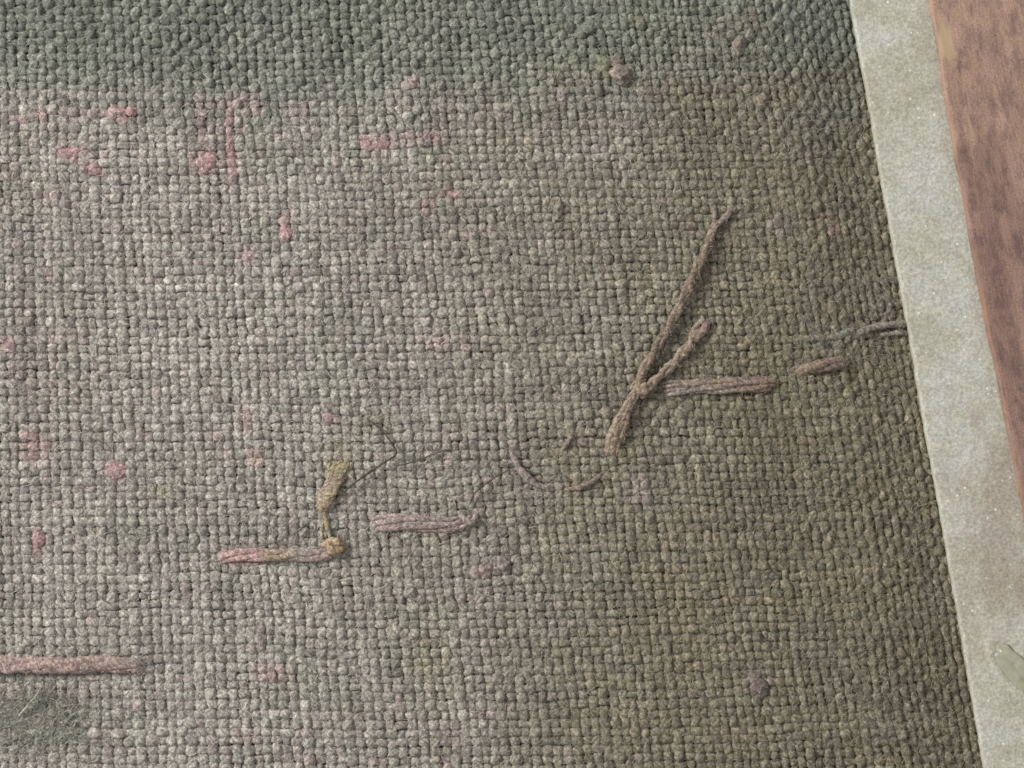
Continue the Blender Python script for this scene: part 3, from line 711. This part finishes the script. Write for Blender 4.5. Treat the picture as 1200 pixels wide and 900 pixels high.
# torn stitch remains in the middle
t = thing('broken_stitch', 'broken mauve stitch remnant lying in a torn stained hole', 'thread', (612, 552), 0)
BR2 = np.array([.27, .205, .165])
strand(t, 'ply', [(597, 522, -1), (603, 536, 7), (609, 549, 9), (617, 559, 9), (630, 567, 8), (645, 573, 5), (656, 575, 0)], [2.6, 3.6, 4.4, 3.8, 3.4, 2.6], [(0, MAUVE), (0.4, PGREY*.95), (1, BR2)], mott=PGREY)
strand(t, 'ply', [(655, 576, -1), (668, 573, 6), (684, 568, 8), (698, 561, 7), (707, 553, 1)], [2.2, 3.0, 3.2, 2.8, 2.0], [(0, BR2), (1, BR2*.9)], m=8)
strand(t, 'ply', [(588, 545, -1), (596, 541, 6), (604, 546, 8), (612, 556, 5)], [1.8, 2.6, 2.6, 1.6], [(0, MAUVE*.9), (1, MAUVE)], m=8)
strand(t, 'ply', [(655, 532, -1), (663, 522, 7), (669, 512, 7), (675, 506, 1)], [2, 3.2, 3.0, 1.8], [(0, BR2*.8), (1, BR2)], m=8)

# fine stray fibres that can be picked out one by one
def fibre(label, pts, r, col):
    o = thing('stray_fibre', label, 'fibre', pts[0][:2], 0)
    pts = [(x, y, z+4.0) for (x, y, z) in pts]
    strand(o, 'filament', pts, [r*1.0, r*1.3, r*1.1, r*.8], [(0, np.array(col)*.8), (1, np.array(col)*.8)], m=6, disp=(0.12, 3), fuzz=False)
fibre('fine dark bent fibre springing from the tan tuft', [(400, 580, 6), (412, 569, 8), (432, 554, 9), (452, 541, 9), (463, 534, 9), (465, 530, 9), (463, 524, 8), (449, 505, 7), (430, 490, 4)], 1.15, (.10, .09, .065))
fibre('fine dark straight fibre lying beyond the bent fibre tip', [(464, 546, 6), (480, 542, 7.5), (500, 535, 8), (524, 526, 5)], 0.95, (.12, .11, .085))
fibre('fine dark fibre rising from the curled stitch end towards the torn hole', [(551, 590, 6), (556, 578, 8), (570, 566, 8.5), (586, 556, 8), (603, 546, 5)], 1.0, (.11, .095, .075))
fibre('pale fibre lying over the matted fibre patch', [(24, 838, 6), (33, 828, 9), (42, 817, 9), (50, 806, 7)], 1.3, (.48, .47, .40))
fibre('fine grey fibre slanting down to the thin pink stitch', [(302, 640, 6), (325, 634, 8), (345, 625, 8), (362, 612, 6)], 0.9, (.20, .19, .17))

add_thread_fuzz()

# ------------------------------------------------------------------ nubs and flecks held in the weave (parts of the cloth)
def nub(x, y, rx, ry, col, rot=0.0, z=5.5, rz=None, name='nub', col2=None, rough=0.3):
    if name != 'pink_fleck': col = 0.6*np.asarray(col)+0.4*cloth_color(np.array([x], float), np.array([y], float))[0]; rough = .5; z = z-1.2
    blob(cloth, name, x, y, z, rx, ry, (rz or min(rx, ry)*0.62)*.85, col, rot=rot, col2=col2, rough=rough, n_u=18, n_v=11, mat=M_yarn)
NB = np.array([.34, .235, .215])
nub(728, 91, 13, 12, NB, .3, 7, 9, col2=np.array([.30, .25, .22]), rough=.35)
nub(722, 72, 9, 7, np.array([.28, .22, .19]), -.4, 6)
nub(707, 76, 13, 9, np.array([.27, .27, .18]), .2, 5)
nub(866, 52, 8, 12, np.array([.35, .28, .22]), .1, 6, 7)
nub(660, 111, 8, 9, np.array([.30, .25, .235]), 0, 5)
nub(686, 36, 11, 9, TOPG*1.05, 0, 5); nub(372, 18, 12, 7, TOPG*1.1, 0, 5)
nub(653, 247, 5, 13, np.array([.33, .285, .235]), .1, 7, 6)
nub(648, 240, 3.5, 9, np.array([.30, .235, .20]), .5, 7)
nub(890, 807, 10, 12, np.array([.26, .19, .18]), .2, 6); nub(884, 793, 8, 9, np.array([.30, .255, .235]), 0, 5)
nub(892, 119, 8, 8, np.array([.33, .27, .21]), 0, 5)
nub(568, 667, 8, 7, np.array([.38, .27, .245]), .2, 5.5); nub(590, 659, 9, 8, np.array([.33, .26, .25]), 0, 5.5)
for (x, y, rx, ry, c, r0) in ((243, 190, 12, 10, PINK, .2), (138, 551, 10.5, 10, PINK*1.03, 0), (46, 632, 7.5, 10, PINK*.95, .2), (109, 199, 8, 7, PINK, 0),
                              (86, 179, 13, 6, PINK*.95, -.35), (140, 133, 10, 6, PINK, .1), (155, 131, 6, 6, PINK*.95, 0), (336, 271, 6, 9, PINK*.95, -.3),
                              (432, 170, 9, 8, PINK*.92, .2), (449, 169, 8, 6, PINK*.9, -.2), (482, 98, 7, 7, PALEP*.9, 0), (386, 490, 8, 6, np.array([.50, .33, .33]), 0),
                              (40, 136, 9, 5, PALEP, .1), (12, 404, 8, 8, np.array([.48, .32, .32]), 0), (292, 301, 8, 8, PALEP, .4), (275, 205, 5, 8, PINK*.85, 0)):
    nub(x, y, rx, ry, c, r0, z=4.4, rz=min(rx, ry)*.45, name='pink_fleck', col2=np.asarray(c)*np.array([.85, 1.0, 1.0]), rough=.38)
for k in range(60):      # small thickenings spun into the yarn
    x = random.uniform(-60, 1040); y = random.uniform(-60, 960)
    if x > edge_x(y)-25: continue
    c = cloth_color(np.array([x]), np.array([y]))[0]*random.uniform(.95, 1.2)
    a = random.choice((0.0, math.pi/2+0.1))
    nub(x, y, random.uniform(6.5, 9.5), random.uniform(4.5, 6), c, a, z=4.0, name='slub')

# ------------------------------------------------------------------ loose fuzz over the whole cloth
def scatter_hairs(n, box, lens, rad, lift, zoff, colf, curl=0.5, dirs=None, keep=None):
    x = rng.uniform(box[0], box[1], n); y = rng.uniform(box[2], box[3], n)
    ok = x < edge_x(y)-12
    if keep is not None: ok &= keep(x, y)
    x = x[ok]; y = y[ok]; n = len(x)
    st_ = np.stack([x, y, sag(x, y)+zoff+rng.uniform(-2.0, 1.2, n)], -1)
    d = rng.uniform(0, 2*np.pi, n) if dirs is None else dirs(x, y, n)
    ls = rng.uniform(lens[0], lens[1], n); rd = rng.uniform(rad[0], rad[1], n)
    cols = colf(x, y)*rng.uniform(0.65, 1.4, n)[:, None]
    return hairs_mesh(st_, d, ls, rd, cols, curl=curl, lift=lift, npt=4)
V, q, cc, uv = scatter_hairs(30000, (-100, 1160, -90, 990), (5, 15), (0.24, 0.46), 0.6, 5.2, lambda x, y: cloth_color(x, y)*1.05, curl=.6)
me = make_mesh('fuzz', to_world(V)-cl0, q, cc, uv)
link('fuzz', me, M_fuzz, cloth, kind='stuff')

# felted patch low on the left
gx, gy = np.meshgrid(np.linspace(-85, 135, 111), np.linspace(780, 915, 69))
dpatch = np.sqrt(((gx-28)/74)**2 + ((gy-848)/42)**2) + 0.20*n2(gx/22, gy/22, 81) + 0.10*n2(gx/8, gy/8, 82)
dir_ = (gx*0.6+gy*0.8)
gz = sag(gx, gy) + 5.6 - 9*sstep(0.35, 1.25, dpatch) + 1.2*n2(gx/18, gy/14, 83) + 0.9*n2((gx*0.75+gy*0.65)/4.5, (gx*0.65-gy*0.75)/20, 84) + .5*n2(gx/4, gy/4, 85)
pc = np.array([.285, .278, .236])*(1+0.14*n2(gx/14, gy/12, 86)+.10*n2(gx/4, gy/4, 87))[..., None]
pc = mix(pc, np.array([.29, .262, .222]), sstep(0, .6, n2(gx/30, gy/24, 88)))
me = make_mesh('matted_patch', to_world(np.stack([gx, gy, gz], -1).reshape(-1, 3))-cl0, grid_quads(69, 111)[:, ::-1], pc.reshape(-1, 3), np.stack([gx.ravel(), gy.ravel()/10], -1))
link('matted_patch', me, M_yarn, cloth, label='matted felted olive-grey fibre patch')
V, q, cc, uv = scatter_hairs(520, (-85, 140, 785, 905), (12, 36), (0.3, 0.6), 1.0, 6.8, lambda x, y: np.tile(np.array([.315, .308, .265]), (len(x), 1)), curl=.35,
                             dirs=lambda x, y, n: -0.8+rng.normal(0, .45, n), keep=lambda x, y: ((x-28)/70)**2+((y-848)/40)**2 < 1)
me = make_mesh('matted_fibres', to_world(V)-cl0, q, cc, uv)
link('matted_fibres', me, M_fuzz, cloth, kind='stuff')

# ------------------------------------------------------------------ dried glue drop on the strip
m, nt, b = new_mat('dried_glue')
b.inputs['Base Color'].default_value = (0.34, 0.34, 0.22, 1); b.inputs['Roughness'].default_value = 0.28
geo = nd(nt, 'ShaderNodeNewGeometry'); nz = nd(nt, 'ShaderNodeTexNoise'); nz.inputs['Scale'].default_value = 1/(7*S); nz.inputs['Detail'].default_value = 4
nt.links.new(geo.outputs['Position'], nz.inputs['Vector'])
rr = ramp(nt, [(0.3, (0.285, 0.285, 0.195)), (0.7, (0.37, 0.365, 0.285))]); nt.links.new(nz.outputs['Fac'], rr.inputs[0]); nt.links.new(rr.outputs[0], b.inputs['Base Color'])
glue = thing('glue_drop', 'small greenish dried glue drop on the pale grey strip', 'glue', (1190, 783), STRIP_TOP)
blob(glue, 'drop', 1190, 783, STRIP_TOP, 33, 13.5, 3.0, (0.3, 0.3, 0.2), rot=0.88, mat=m, rough=0.4, follow=False, n_u=30, n_v=18, seed=4)
